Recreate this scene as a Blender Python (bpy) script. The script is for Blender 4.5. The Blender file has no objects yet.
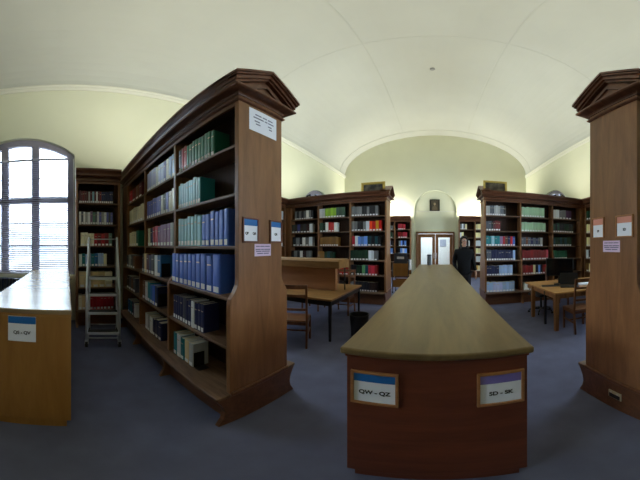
import bpy, bmesh, math, random
from mathutils import Vector, Matrix, geometry
random.seed(7)
D2R = math.pi / 180
PI = math.pi
sc = bpy.context.scene
COL = sc.collection

# ------------------------------------------------------------------ camera
K = 0.245                      # degrees per pixel of the panoramic lens
cam_d = bpy.data.cameras.new('camera')
cam = bpy.data.objects.new('camera', cam_d)
COL.objects.link(cam)
cam.location = (0, 0, 1.6)
cam.rotation_euler = (PI / 2, 0, 0)
cam_d.type = 'PANO'
cam_d.panorama_type = 'EQUIRECTANGULAR'
cam_d.longitude_min = -435.3 * K * D2R
cam_d.longitude_max = (640 - 435.3) * K * D2R
cam_d.latitude_max = 246 * K * D2R
cam_d.latitude_min = -(480 - 246) * K * D2R
cam_d.clip_start = 0.02
cam_d.clip_end = 200
sc.camera = cam

# ------------------------------------------------------------------ world, exposure, large lights
sc.view_settings.view_transform = 'Standard'
sc.view_settings.look = 'None'
sc.view_settings.gamma = 1
sc.view_settings.use_curve_mapping = False
sc.view_settings.exposure = 0.0
world = bpy.data.worlds.new('sky')
sc.world = world
world.use_nodes = True
wn = world.node_tree
wn.nodes['Background'].inputs['Color'].default_value = (0.74, 0.87, 1.0, 1)
wn.nodes['Background'].inputs['Strength'].default_value = 20.0
sc.cycles.max_bounces = 8
sc.cycles.diffuse_bounces = 5
sc.cycles.glossy_bounces = 3
sc.cycles.transparent_max_bounces = 12
sc.cycles.sample_clamp_indirect = 4

WARM = (1.0, 0.965, 0.85)


def area(name, loc, rot, sx, sy, power, color=(1, 1, 1), portal=False, spread=180):
    l = bpy.data.lights.new(name, 'AREA')
    l.shape = 'RECTANGLE'
    l.size, l.size_y = sx, sy
    l.energy = power
    l.color = color
    l.spread = spread * D2R
    if portal:
        l.cycles.is_portal = True
    o = bpy.data.objects.new(name, l)
    COL.objects.link(o)
    o.location = loc
    o.rotation_euler = rot
    return o


W = 4.9                        # half width of the hall
YB, YF = -5.2, 12.0            # back and far wall
SPRING, CROWN = 5.6, 7.75
WIN_Y = (-1.05, 3.9, 9.1)
for s in (-1, 1):
    for wy in WIN_Y[(1 if s > 0 else 0):]:
        area('window_portal', (s * (W + 0.06), wy, 2.5), (0, s * PI / 2, 0), 3.1, 2.3, 1, portal=True)
# opal ceiling pendants are not seen; the hall is lit by uplights standing on the bookcases
UPLIGHTS = []                  # filled by the lamp builder further down
LAMP_POWER = 112.0


# ------------------------------------------------------------------ helpers
def lin(c):
    return tuple(((v / 255) / 12.92 if v / 255 <= 0.04045 else ((v / 255 + 0.055) / 1.055) ** 2.4) for v in c)


def tag(o, label=None, cat=None, group=None, kind=None):
    if label: o['label'] = label
    if cat: o['category'] = cat
    if group: o['group'] = group
    if kind: o['kind'] = kind
    return o


class MB:
    """collects shapes into one mesh"""
    def __init__(s):
        s.bm = bmesh.new()

    def box(s, x0, x1, y0, y1, z0, z1, M=None):
        v = [s.bm.verts.new(p) for p in ((x0, y0, z0), (x1, y0, z0), (x1, y1, z0), (x0, y1, z0),
                                         (x0, y0, z1), (x1, y0, z1), (x1, y1, z1), (x0, y1, z1))]
        for f in ((3, 2, 1, 0), (4, 5, 6, 7), (0, 1, 5, 4), (1, 2, 6, 5), (2, 3, 7, 6), (3, 0, 4, 7)):
            s.bm.faces.new([v[i] for i in f])
        if M:
            for q in v: q.co = M @ q.co
        return v

    def prism(s, pts, axis, a, b):
        """closed polygon pts (u,v) extruded from a to b along axis: x->(y,z) y->(x,z) z->(x,y)"""
        def P(u, v, t):
            return {'x': (t, u, v), 'y': (u, t, v), 'z': (u, v, t)}[axis]
        A = [s.bm.verts.new(P(u, v, a)) for u, v in pts]
        B = [s.bm.verts.new(P(u, v, b)) for u, v in pts]
        n = len(pts)
        s.bm.faces.new(A[::-1]); s.bm.faces.new(B)
        for i in range(n):
            s.bm.faces.new((A[i], A[(i + 1) % n], B[(i + 1) % n], B[i]))
        return A + B

    def tube(s, pts, r, n=10, closed=False, r2=None):
        pts = [Vector(p) for p in pts]
        rings = []
        m = len(pts)
        for i, p in enumerate(pts):
            if closed:
                d = pts[(i + 1) % m] - pts[i - 1]
            else:
                d = (pts[min(i + 1, m - 1)] - pts[max(i - 1, 0)])
            d.normalize()
            up = Vector((0, 0, 1)) if abs(d.z) < 0.9 else Vector((1, 0, 0))
            a = d.cross(up).normalized(); b = d.cross(a).normalized()
            rr = r if r2 is None else r + (r2 - r) * i / (m - 1)
            rings.append([s.bm.verts.new(p + a * math.cos(2 * PI * k / n) * rr + b * math.sin(2 * PI * k / n) * rr) for k in range(n)])
        last = m if closed else m - 1
        for i in range(last):
            A, B = rings[i], rings[(i + 1) % m]
            for k in range(n):
                s.bm.faces.new((A[k], A[(k + 1) % n], B[(k + 1) % n], B[k]))
        if not closed:
            s.bm.faces.new(rings[0]); s.bm.faces.new(rings[-1][::-1])

    def lathe(s, prof, n=24, c=(0, 0, 0)):
        rings = []
        for r, z in prof:
            rings.append([s.bm.verts.new((c[0] + max(r, 1e-4) * math.cos(2 * PI * k / n), c[1] + max(r, 1e-4) * math.sin(2 * PI * k / n), c[2] + z)) for k in range(n)])
        for A, B in zip(rings, rings[1:]):
            for k in range(n):
                s.bm.faces.new((A[k], A[(k + 1) % n], B[(k + 1) % n], B[k]))
        s.bm.faces.new(rings[0][::-1]); s.bm.faces.new(rings[-1])

    def ball(s, c, r, sx=1, sy=1, sz=1, seg=16):
        g = bmesh.ops.create_uvsphere(s.bm, u_segments=seg, v_segments=seg // 2 + 2, radius=r)
        for v in g['verts']:
            v.co = Vector((v.co.x * sx, v.co.y * sy, v.co.z * sz)) + Vector(c)

    def sweep(s, path, prof):
        """path: list of functions o->(x,y); prof list of (o,z): closed profile"""
        rows = [[s.bm.verts.new((*f(o), z)) for o, z in prof] for f in path]
        n = len(prof)
        for A, B in zip(rows, rows[1:]):
            for k in range(n):
                s.bm.faces.new((A[k], A[(k + 1) % n], B[(k + 1) % n], B[k]))
        s.bm.faces.new(rows[0]); s.bm.faces.new(rows[-1][::-1])

    def build(s, name, mat, parent=None, bevel=0, smooth=False, loc=None, seg=2):
        bmesh.ops.recalc_face_normals(s.bm, faces=s.bm.faces)
        me = bpy.data.meshes.new(name)
        s.bm.to_mesh(me); s.bm.free()
        if mat: me.materials.append(mat)
        if smooth:
            for p in me.polygons: p.use_smooth = True
        o = bpy.data.objects.new(name, me)
        COL.objects.link(o)
        if parent: o.parent = parent
        if loc: o.location = loc
        if bevel:
            m = o.modifiers.new('edge', 'BEVEL'); m.width = bevel; m.segments = seg; m.limit_method = 'ANGLE'; m.angle_limit = 0.6
        if smooth:
            m = o.modifiers.new('ws', 'WEIGHTED_NORMAL') if bevel else None
        return o


def empty(name, loc=(0, 0, 0), rz=0):
    o = bpy.data.objects.new(name, None)
    COL.objects.link(o)
    o.location = loc
    o.rotation_euler = (0, 0, rz)
    o.empty_display_size = 0.1
    return o


def copy_tree(o, parent=None):
    c = o.copy()
    COL.objects.link(c)
    if parent: c.parent = parent
    for ch in list(o.children): copy_tree(ch, c)
    return c


# ------------------------------------------------------------------ materials
def new_mat(name):
    m = bpy.data.materials.new(name); m.use_nodes = True
    nt = m.node_tree
    return m, nt, nt.nodes['Principled BSDF']


def plain(name, rgb, rough=0.5, metal=0.0, spec=0.5, noise=0.0, nscale=8.0, bump=0.0, bscale=40):
    m, nt, b = new_mat(name)
    c = lin(rgb)
    b.inputs['Base Color'].default_value = (*c, 1)
    b.inputs['Roughness'].default_value = rough
    b.inputs['Metallic'].default_value = metal
    b.inputs['Specular IOR Level'].default_value = spec
    tc = nt.nodes.new('ShaderNodeTexCoord')
    if noise:
        n = nt.nodes.new('ShaderNodeTexNoise'); n.inputs['Scale'].default_value = nscale; n.inputs['Detail'].default_value = 5
        nt.links.new(tc.outputs['Object'], n.inputs['Vector'])
        r = nt.nodes.new('ShaderNodeValToRGB')
        r.color_ramp.elements[0].position = 0.3; r.color_ramp.elements[1].position = 0.7
        r.color_ramp.elements[0].color = (*[v * (1 - noise) for v in c], 1)
        r.color_ramp.elements[1].color = (*[min(1, v * (1 + noise)) for v in c], 1)
        nt.links.new(n.outputs['Fac'], r.inputs['Fac']); nt.links.new(r.outputs['Color'], b.inputs['Base Color'])
    if bump:
        n = nt.nodes.new('ShaderNodeTexNoise'); n.inputs['Scale'].default_value = bscale; n.inputs['Detail'].default_value = 6
        nt.links.new(tc.outputs['Object'], n.inputs['Vector'])
        bp = nt.nodes.new('ShaderNodeBump'); bp.inputs['Strength'].default_value = bump; bp.inputs['Distance'].default_value = 0.01
        nt.links.new(n.outputs['Fac'], bp.inputs['Height']); nt.links.new(bp.outputs['Normal'], b.inputs['Normal'])
    return m


def wood(name, light, dark, axis='z', rough=0.35, scale=3.0, spec=0.4):
    m, nt, b = new_mat(name)
    tc = nt.nodes.new('ShaderNodeTexCoord')
    mp = nt.nodes.new('ShaderNodeMapping')
    st = {'x': (0.12, 1, 1), 'y': (1, 0.12, 1), 'z': (1, 1, 0.12)}[axis]
    mp.inputs['Scale'].default_value = [v * scale * 4 for v in st]
    nt.links.new(tc.outputs['Object'], mp.inputs['Vector'])
    n = nt.nodes.new('ShaderNodeTexNoise'); n.inputs['Scale'].default_value = 1.6; n.inputs['Detail'].default_value = 7; n.inputs['Distortion'].default_value = 0.9
    nt.links.new(mp.outputs['Vector'], n.inputs['Vector'])
    n2 = nt.nodes.new('ShaderNodeTexNoise'); n2.inputs['Scale'].default_value = 11; n2.inputs['Detail'].default_value = 3
    nt.links.new(mp.outputs['Vector'], n2.inputs['Vector'])
    mx = nt.nodes.new('ShaderNodeMath'); mx.operation = 'MULTIPLY_ADD'; mx.inputs[1].default_value = 0.3
    nt.links.new(n2.outputs['Fac'], mx.inputs[0]); nt.links.new(n.outputs['Fac'], mx.inputs[2])
    r = nt.nodes.new('ShaderNodeValToRGB')
    r.color_ramp.elements[0].position = 0.45; r.color_ramp.elements[1].position = 0.85
    r.color_ramp.elements[0].color = (*lin(dark), 1); r.color_ramp.elements[1].color = (*lin(light), 1)
    nt.links.new(mx.outputs[0], r.inputs['Fac']); nt.links.new(r.outputs['Color'], b.inputs['Base Color'])
    b.inputs['Roughness'].default_value = rough
    b.inputs['Specular IOR Level'].default_value = spec
    return m


M = {}
M['case_v'] = wood('case_oak_upright', (144, 100, 65), (118, 80, 51), 'z', 0.36, 2.0)
M['case_h'] = wood('case_oak_level', (120, 78, 52), (92, 58, 39), 'x', 0.36)
M['case_in'] = wood('case_inner_shaded', (62, 36, 24), (42, 24, 17), 'z', 0.6)  # wood darkened so the shade inside the shelves sits in its colour
M['shelf'] = wood('shelf_board', (128, 100, 78), (90, 66, 50), 'x', 0.5)
M['cornice'] = wood('cornice_oak', (112, 70, 48), (80, 48, 33), 'x', 0.32)
M['counter_top'] = wood('counter_top_oak', (122, 100, 62), (98, 78, 46), 'y', 0.36, 1.2)
M['counter_topx'] = wood('counter_top_oak_lengthwise', (156, 132, 94), (132, 108, 72), 'x', 0.26, 1.2, 1.0)
M['counter_body'] = wood('counter_mahogany', (120, 62, 38), (94, 46, 28), 'x', 0.4, 1.5)
M['counter_pine'] = wood('counter_golden_oak', (168, 120, 58), (150, 102, 46), 'z', 0.5, 1.2)
M['table'] = wood('table_oak', (176, 132, 76), (140, 100, 54), 'x', 0.35, 1.5)
M['table_dark'] = wood('table_oak_dark', (146, 108, 62), (116, 82, 45), 'x', 0.35, 1.5)  # darker oak tone for the reading table and its hood
M['table_leg'] = wood('table_leg_oak', (150, 104, 58), (118, 78, 42), 'z', 0.4, 2)
M['dark_leg'] = plain('dark_steel', (30, 28, 28), 0.45, 0.4)
M['chair'] = wood('chair_beech', (120, 76, 46), (86, 52, 32), 'z', 0.4, 3)
M['chair_seat'] = wood('chair_seat_board', (120, 78, 48), (84, 52, 32), 'x', 0.4, 3)
M['wall'] = plain('cream_plaster', (214, 215, 188), 0.9, noise=0.02, nscale=1.2, bump=0.05, bscale=12)
M['ceil'] = plain('white_plaster', (190, 191, 180), 0.9, noise=0.03, nscale=0.8, bump=0.08, bscale=6)
M['trim'] = plain('white_moulding', (216, 215, 198), 0.8)
M['carpet'] = plain('blue_grey_carpet', (104, 107, 132), 0.98, spec=0.1, noise=0.10, nscale=3.5, bump=0.5, bscale=350)
M['stone'] = plain('painted_window_stone', (150, 145, 156), 0.8, noise=0.06)
M['steel'] = plain('brushed_steel', (212, 216, 220), 0.35, 0.3)
M['rubber'] = plain('black_rubber', (22, 22, 23), 0.6)
M['black'] = plain('black_plastic', (20, 20, 22), 0.4)
M['slat'] = plain('blind_slat', (196, 194, 210), 0.5)
M['white'] = plain('white_paint', (225, 226, 224), 0.5)
M['paper'] = plain('white_card', (240, 242, 250), 0.7)
M['pages'] = plain('page_edges', (206, 198, 178), 0.9)
M['spine_label'] = plain('white_spine_label', (244, 244, 246), 0.6)
M['blue'] = plain('blue_band', (22, 104, 176), 0.6)
M['violet'] = plain('violet_band', (132, 118, 190), 0.6)
M['salmon'] = plain('salmon_band', (222, 150, 128), 0.6)
M['pink'] = plain('lilac_paper', (222, 196, 224), 0.7)
M['ink'] = plain('black_ink', (22, 22, 26), 0.6)
M['grey_ink'] = plain('grey_print', (110, 104, 130), 0.6)
M['frame_oak'] = wood('card_frame_oak', (176, 122, 76), (146, 98, 58), 'x', 0.45, 3)
M['frame_dark'] = wood('card_frame_red_oak', (120, 72, 54), (96, 54, 42), 'z', 0.45, 3)
M['gilt'] = plain('gilt_frame', (196, 172, 92), 0.4, 0.5, noise=0.15, nscale=30)
M['bin'] = plain('black_bin', (18, 18, 20), 0.5)
M['navy'] = plain('navy_radiator', (36, 42, 66), 0.5)
M['grey_can'] = plain('grey_can', (88, 92, 98), 0.45)
M['brick'] = plain('pale_facade', (126, 122, 118), 0.9)
M['glow'] = None


def mat_glass():
    m = bpy.data.materials.new('window_glass'); m.use_nodes = True
    nt = m.node_tree; nt.nodes.clear()
    out = nt.nodes.new('ShaderNodeOutputMaterial')
    mix = nt.nodes.new('ShaderNodeMixShader'); tr = nt.nodes.new('ShaderNodeBsdfTransparent'); gl = nt.nodes.new('ShaderNodeBsdfGlossy')
    fr = nt.nodes.new('ShaderNodeFresnel'); fr.inputs['IOR'].default_value = 1.45
    tr.inputs['Color'].default_value = (0.93, 0.96, 0.97, 1)
    gl.inputs['Roughness'].default_value = 0.03
    nt.links.new(fr.outputs[0], mix.inputs[0]); nt.links.new(tr.outputs[0], mix.inputs[1]); nt.links.new(gl.outputs[0], mix.inputs[2])
    nt.links.new(mix.outputs[0], out.inputs['Surface'])
    return m


M['glass'] = mat_glass()


def mat_emit(name, rgb, s):
    m, nt, b = new_mat(name)
    b.inputs['Base Color'].default_value = (*lin(rgb), 1)
    b.inputs['Emission Color'].default_value = (*lin(rgb), 1)
    b.inputs['Emission Strength'].default_value = s
    return m


M['tube'] = mat_emit('lamp_tube', (255, 244, 214), 6)


def mat_book(attr):
    m, nt, b = new_mat('book_cloth' + ('_mixed' if attr else ''))
    if attr:
        a = nt.nodes.new('ShaderNodeAttribute'); a.attribute_name = 'book_colour'
        nt.links.new(a.outputs['Color'], b.inputs['Base Color'])
    else:
        oi = nt.nodes.new('ShaderNodeObjectInfo')
        tc = nt.nodes.new('ShaderNodeTexCoord')
        sp = nt.nodes.new('ShaderNodeSeparateXYZ')
        nt.links.new(tc.outputs['Object'], sp.inputs[0])
        # a thin printed title band near the head of some spines
        sub = nt.nodes.new('ShaderNodeMath'); sub.operation = 'SUBTRACT'; sub.inputs[1].default_value = 0.76
        nt.links.new(sp.outputs['Z'], sub.inputs[0])
        ab = nt.nodes.new('ShaderNodeMath'); ab.operation = 'ABSOLUTE'; nt.links.new(sub.outputs[0], ab.inputs[0])
        lt = nt.nodes.new('ShaderNodeMath'); lt.operation = 'LESS_THAN'; lt.inputs[1].default_value = 0.018
        nt.links.new(ab.outputs[0], lt.inputs[0])
        rg = nt.nodes.new('ShaderNodeMath'); rg.operation = 'GREATER_THAN'; rg.inputs[1].default_value = 0.35
        nt.links.new(oi.outputs['Random'], rg.inputs[0])
        ax = nt.nodes.new('ShaderNodeMath'); ax.operation = 'ABSOLUTE'; nt.links.new(sp.outputs['X'], ax.inputs[0])
        lx = nt.nodes.new('ShaderNodeMath'); lx.operation = 'LESS_THAN'; lx.inputs[1].default_value = 0.3
        nt.links.new(ax.outputs[0], lx.inputs[0])
        ly = nt.nodes.new('ShaderNodeMath'); ly.operation = 'LESS_THAN'; ly.inputs[1].default_value = 0.03
        nt.links.new(sp.outputs['Y'], ly.inputs[0])
        mu = nt.nodes.new('ShaderNodeMath'); mu.operation = 'MULTIPLY'
        nt.links.new(lt.outputs[0], mu.inputs[0]); nt.links.new(rg.outputs[0], mu.inputs[1])
        mu2 = nt.nodes.new('ShaderNodeMath'); mu2.operation = 'MULTIPLY'
        nt.links.new(mu.outputs[0], mu2.inputs[0]); nt.links.new(lx.outputs[0], mu2.inputs[1])
        mu3 = nt.nodes.new('ShaderNodeMath'); mu3.operation = 'MULTIPLY'
        nt.links.new(mu2.outputs[0], mu3.inputs[0]); nt.links.new(ly.outputs[0], mu3.inputs[1])
        mx = nt.nodes.new('ShaderNodeMixRGB'); mx.inputs[2].default_value = (*lin((206, 190, 170)), 1)
        nt.links.new(mu3.outputs[0], mx.inputs[0]); nt.links.new(oi.outputs['Color'], mx.inputs[1])
        nt.links.new(mx.outputs[0], b.inputs['Base Color'])
    b.inputs['Roughness'].default_value = 0.42
    b.inputs['Coat Weight'].default_value = 0.7; b.inputs['Coat Roughness'].default_value = 0.22
    return m


M['book'] = mat_book(False)
M['book_mixed'] = mat_book(True)


def mat_picture(name, dark, light, scale):
    m, nt, b = new_mat(name)
    tc = nt.nodes.new('ShaderNodeTexCoord')
    n = nt.nodes.new('ShaderNodeTexNoise'); n.inputs['Scale'].default_value = scale; n.inputs['Detail'].default_value = 4
    nt.links.new(tc.outputs['Object'], n.inputs['Vector'])
    r = nt.nodes.new('ShaderNodeValToRGB'); r.color_ramp.elements[0].position = 0.42; r.color_ramp.elements[1].position = 0.7
    r.color_ramp.elements[0].color = (*lin(dark), 1); r.color_ramp.elements[1].color = (*lin(light), 1)
    nt.links.new(n.outputs['Fac'], r.inputs[0]); nt.links.new(r.outputs[0], b.inputs['Base Color'])
    b.inputs['Roughness'].default_value = 0.35
    return m


# ------------------------------------------------------------------ the hall
def struct(o):
    o['kind'] = 'structure'
    return o


m = MB(); m.box(-W - .5, W + .5, YB - .5, YF + 4.2, -0.12, 0); struct(m.build('floor', M['carpet']))


def arch_pts(cy, hw, z0, zs, zt, n=14):
    """closed outline of a window with a segmental head, in (y,z)"""
    R = (hw * hw + (zt - zs) ** 2) / (2 * (zt - zs)); zc = zt - R
    a = math.asin(hw / R)
    pts = [(cy - hw, z0), (cy + hw, z0)]
    for i in range(n + 1):
        t = a - 2 * a * i / n
        pts.append((cy + R * math.sin(t), zc + R * math.cos(t)))
    return pts


def holed(outer, holes, P0, P1):
    """wall plate with holes; P0/P1 map (u,v) to the two faces"""
    bm = bmesh.new()
    loops = [outer] + holes
    tess = geometry.tessellate_polygon([[Vector((u, v, 0)) for u, v in l] for l in loops])
    flat = [p for l in loops for p in l]
    A = [bm.verts.new(P0(*p)) for p in flat]; B = [bm.verts.new(P1(*p)) for p in flat]
    for t in tess:
        bm.faces.new([A[i] for i in t]); bm.faces.new([B[i] for i in t[::-1]])
    k = 0
    for l in loops:
        n = len(l)
        for i in range(n):
            a, b = k + i, k + (i + 1) % n
            bm.faces.new((A[a], A[b], B[b], B[a]))
        k += n
    mb = MB(); mb.bm.free(); mb.bm = bm
    return mb


HW, ZSILL, ZS, ZT = 1.19, 0.98, 3.62, 4.08
for s, nm in ((-1, 'wall_left'), (1, 'wall_right')):
    holes = [arch_pts(wy, HW, ZSILL, ZS, ZT) for wy in WIN_Y[(1 if s > 0 else 0):]]
    mb = holed([(YB, 0), (YF, 0), (YF, SPRING), (YB, SPRING)], holes, lambda u, v: (s * W, u, v), lambda u, v: (s * (W + .42), u, v))
    struct(mb.build(nm, M['wall']))
    # string moulding under the vault
    mb = MB()
    f = lambda o, yy: (s * (W - o), yy)
    mb.sweep([lambda o: f(o, YB), lambda o: f(o, YF)], [(0, SPRING - .16), (.03, SPRING - .16), (.05, SPRING - .1), (.045, SPRING - .06), (.07, SPRING - .03), (.07, SPRING + .0), (0, SPRING + .06)])
    struct(mb.build('trim_1' if s < 0 else 'trim_2', M['trim']))
    mb = MB(); mb.box(s * W - s * .018, s * W, YB, YF, 0, .16) if s > 0 else mb.box(-W, -W + .018, YB, YF, 0, .16)
    struct(mb.build('baseboard_left' if s < 0 else 'baseboard_right', M['trim']))

# vault
mb = MB()
def vault_prof(n=40, o=0.0):
    return [((W + o) * math.cos(PI * i / n), SPRING + (CROWN - SPRING + o) * math.sin(PI * i / n)) for i in range(n + 1)]
inner = vault_prof(); outer = vault_prof(o=.25)
mb.prism(inner + outer[::-1], 'y', YB, YF)
struct(mb.build('ceiling', M['ceil']))
# flat plaster ribs across the vault, and the two raised joints along its crown
for i, (ya, yb) in enumerate(((-4.9, -4.3), (-0.15, 0.35), (4.9, 5.3), (11.35, 11.99))):
    mb = MB()
    dd = .02 if i == 3 else .008
    mb.prism([(x * (1 - dd / W), SPRING + (z - SPRING) * (1 - dd / 2.15)) for x, z in inner] + [(x * .9995, z) for x, z in inner][::-1], 'y', ya, yb)
    struct(mb.build('trim_%d' % (3 + i), M['ceil']))
for i, s in enumerate((-1, 1)):
    mb = MB()
    z = SPRING + 2.15 * math.sqrt(1 - (1.58 / W) ** 2)
    mb.box(s * 1.58 - .02, s * 1.58 + .02, YB, 11.35, z - .012, z + .03)
    struct(mb.build('trim_%d' % (7 + i), M['ceil']))

# far wall with a blind arch and the door opening
def lunette(n=30):
    return [(x, z) for x, z in vault_prof(n, .02)]
def arch_out(hw, zs, n=20, z0=0):
    return [(-hw, z0), (hw, z0)] + [(hw * math.cos(PI * i / n), zs + hw * math.sin(PI * i / n)) for i in range(n + 1)]
outl = [(-W, 0), (W, 0)] + lunette()
mb = holed(outl, [[(x, z) for x, z in arch_out(1.09, 3.42, z0=.002)]], lambda u, v: (u, YF, v), lambda u, v: (u, YF + .1, v))
struct(mb.build('wall_front', M['wall']))
mb = holed([(-1.3, 0), (1.3, 0), (1.3, 4.8), (-1.3, 4.8)], [[(-.99, .002), (.99, .002), (.99, 2.34), (-.99, 2.34)]], lambda u, v: (u, YF + .1, v), lambda u, v: (u, YF + .35, v))
struct(mb.build('wall_recess', M['wall']))
mb = MB(); mb.prism(outl, 'y', YB - .3, YB)
struct(mb.build('wall_back', M['wall']))
mb = MB(); mb.box(-1.09, 1.09, YF + .06, YF + .1, 3.38, 3.42)
struct(mb.build('trim_9', M['trim']))

# lobby behind the doors
mb = MB()
mb.box(-2.6, -2.4, YF + .35, YF + 4.2, 0, 3.2); mb.box(2.4, 2.6, YF + .35, YF + 4.2, 0, 3.2); mb.box(-2.6, 2.6, YF + 4.0, YF + 4.2, 0, 3.2)
struct(mb.build('wall_lobby', M['white']))
mb = MB(); mb.box(-2.6, 2.6, YF + .35, YF + 4.2, 3.2, 3.3); struct(mb.build('ceiling_lobby', M['white']))
area('lobby_light', (-.4, YF + 2.4, 3.15), (0, 0, 0), 2.2, 1.4, 130, (.86, .94, 1))

# door: frame, two glazed leaves
mb = MB()
yA, yB_ = YF + .02, YF + .22
for a, b in ((-.99, -.90), (.90, .99)): mb.box(a, b, yA, yB_, 0, 2.32)
mb.box(-.99, .99, yA, yB_, 2.24, 2.335)
struct(mb.build('door_frame', M['case_v'], bevel=.008))
for i, (x0, x1) in enumerate(((-.895, -.01), (.01, .895))):
    r = struct(empty('door_%d' % (i + 1), (x0, YF + .1, 0)))
    w = x1 - x0
    mb = MB()
    mb.box(0, .15, 0, .045, .01, 2.22); mb.box(w - .15, w, 0, .045, .01, 2.22); mb.box(.15, w - .15, 0, .045, .01, .3); mb.box(.15, w - .15, 0, .045, 2.04, 2.22)
    mb.build('door_rails', M['case_v'], r, bevel=.004)
    mb = MB(); mb.box(.15, w - .15, .018, .026, .3, 2.04); mb.build('door_glass', M['glass'], r)
    mb = MB(); hx = w - .06 if i == 0 else .06
    mb.tube([(hx, -.05, .95), (hx, -.05, 1.25)], .012); mb.tube([(hx, 0, .97), (hx, -.05, .97)], .008); mb.tube([(hx, 0, 1.23), (hx, -.05, 1.23)], .008)
    mb.build('door_handle', M['steel'], r, smooth=True)
# notices beyond the right leaf
mb = MB(); mb.box(0, .44, 0, .02, 0, .5)
o = tag(mb.build('notice_board', plain('grey_notice', (150, 156, 172), .7), loc=(.30, YF + 3.96, 1.55)), 'grey notice board on the lobby wall seen through the door glass', 'notice board')
mb = MB(); mb.box(0, .9, 0, .45, 0, 1.5)
tag(mb.build('lobby_cupboard', M['counter_pine'], loc=(1.0, YF + 3.5, 0)), 'pale wooden cupboard standing in the lobby beyond the door', 'cupboard')


# windows
def window(n, s, wy):
    r = struct(empty('window_%d' % n, (s * (W + .12), wy, 0)))
    # local frame: u along y, depth d outward
    def PX(d): return s * d
    def ring(o0, o1, d0, d1):
        A = arch_pts(0, HW - o0, ZSILL + (o0 if o0 else 0), ZS, ZT - o0)
        B = arch_pts(0, HW - o1, ZSILL + .06, ZS, ZT - o1)
        return holed(A, [B], lambda u, v: (PX(d0), u, v), lambda u, v: (PX(d1), u, v))
    ring(0.0, .15, 0, .14).build('window_frame', M['stone'], r)
    R = ((HW - .15) ** 2 + .46 ** 2) / (2 * .46); zc = ZT - .15 - R
    mb = MB()
    for u in (-.345, .345):
        zt = zc + math.sqrt(R * R - u * u) + .02
        a = [(-.085, 0), (.085, 0), (.085, .10), (.03, .14), (-.03, .14), (-.085, .10)]
        x0, x1 = sorted((PX(.0), PX(.14)))
        mb.box(x0, x1, u - .085, u + .085, ZSILL + .04, zt)
    x0, x1 = sorted((PX(.0), PX(.14)))
    mb.box(x0, x1, -HW + .12, HW - .12, 2.54, 2.68)
    mb.build('mullion', M['stone'], r, bevel=.02)
    # metal glazing bars
    mb = MB()
    x0, x1 = sorted((PX(.07), PX(.09)))
    for z in (3.12, 2.1, 1.6):
        mb.box(x0, x1, -HW + .14, HW - .14, z - .01, z + .01)
    mb.build('glazing_bar', M['stone'], r)
    A = arch_pts(0, HW - .14, ZSILL + .05, ZS, ZT - .14)
    mb = MB(); mb.prism(A, 'x', PX(.076), PX(.082)); mb.build('window_glass', M['glass'], r)
    mb = MB(); x0, x1 = sorted((PX(-.15), PX(.0))); mb.box(x0, x1, -HW - .03, HW + .03, ZSILL - .05, ZSILL + .01)
    mb.build('window_sill', M['trim'], r, bevel=.008)


n = 1
for s in (-1, 1):
    for wy in WIN_Y[(1 if s > 0 else 0):]:
        window(n, s, wy); n += 1

# venetian blind in the near window
bl = empty('venetian_blind', (-W - .05, WIN_Y[0], 0))
tag(bl, 'grey venetian blind with open slats hanging in the big arched window', 'blind')
mb = MB(); mb.box(-.03, .03, -HW + .06, HW - .13, 3.50, 3.55); mb.build('headrail', M['slat'], bl, bevel=.004)
mb = MB()
z = 3.46
while z > 1.06:
    d = .0235
    mb.box(-d, d, -HW + .07, HW - .14, -.0015, .0015, Matrix.Translation((0, 0, z)) @ Matrix.Rotation(27 * D2R, 4, 'Y'))
    z -= .046
mb.build('slats', M['slat'], bl)
mb = MB(); mb.box(-.022, .022, -HW + .07, HW - .14, 1.01, 1.03); mb.build('bottom_rail', M['slat'], bl)
mb = MB()
for y in (-.85, 0, .8): mb.tube([(.0, y, 1.02), (.0, y, 3.5)], .002, 5)
mb.build('ladder_cord', M['white'], bl)
cd = empty('blind_cord', (-W + .04, WIN_Y[0] + HW - .025, 0))
tag(cd, 'long white pull cord hanging beside the window jamb', 'cord')
mb = MB(); mb.tube([(0, 0, 3.5), (.01, 0, 2.6), (.0, .005, 1.9), (.012, 0, 1.05)], .008, 6); mb.build('cord', M['white'], cd, smooth=True)
mb = MB(); mb.box(-.018, .02, -.014, .014, 1.62, 1.70); mb.build('cleat', M['white'], cd, bevel=.004)

# radiator below the window
rd = empty('radiator', (-W + .14, WIN_Y[0], 0))
tag(rd, 'dark navy radiator standing under the window behind the pale counter', 'radiator')
mb = MB()
for i in range(26): mb.box(-.05, .05, -1.1 + i * .085, -1.1 + i * .085 + .06, .12, .915)
mb.build('fins', M['navy'], rd, bevel=.012)
mb = MB(); mb.box(-.07, .07, -1.12, 1.12, .915, .925); mb.build('top_shelf', M['navy'], rd, bevel=.004)
for y in (-1.0, .96):
    mb = MB(); mb.box(-.03, .03, y, y + .04, 0, .12); mb.build('foot', M['navy'], rd)

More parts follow.
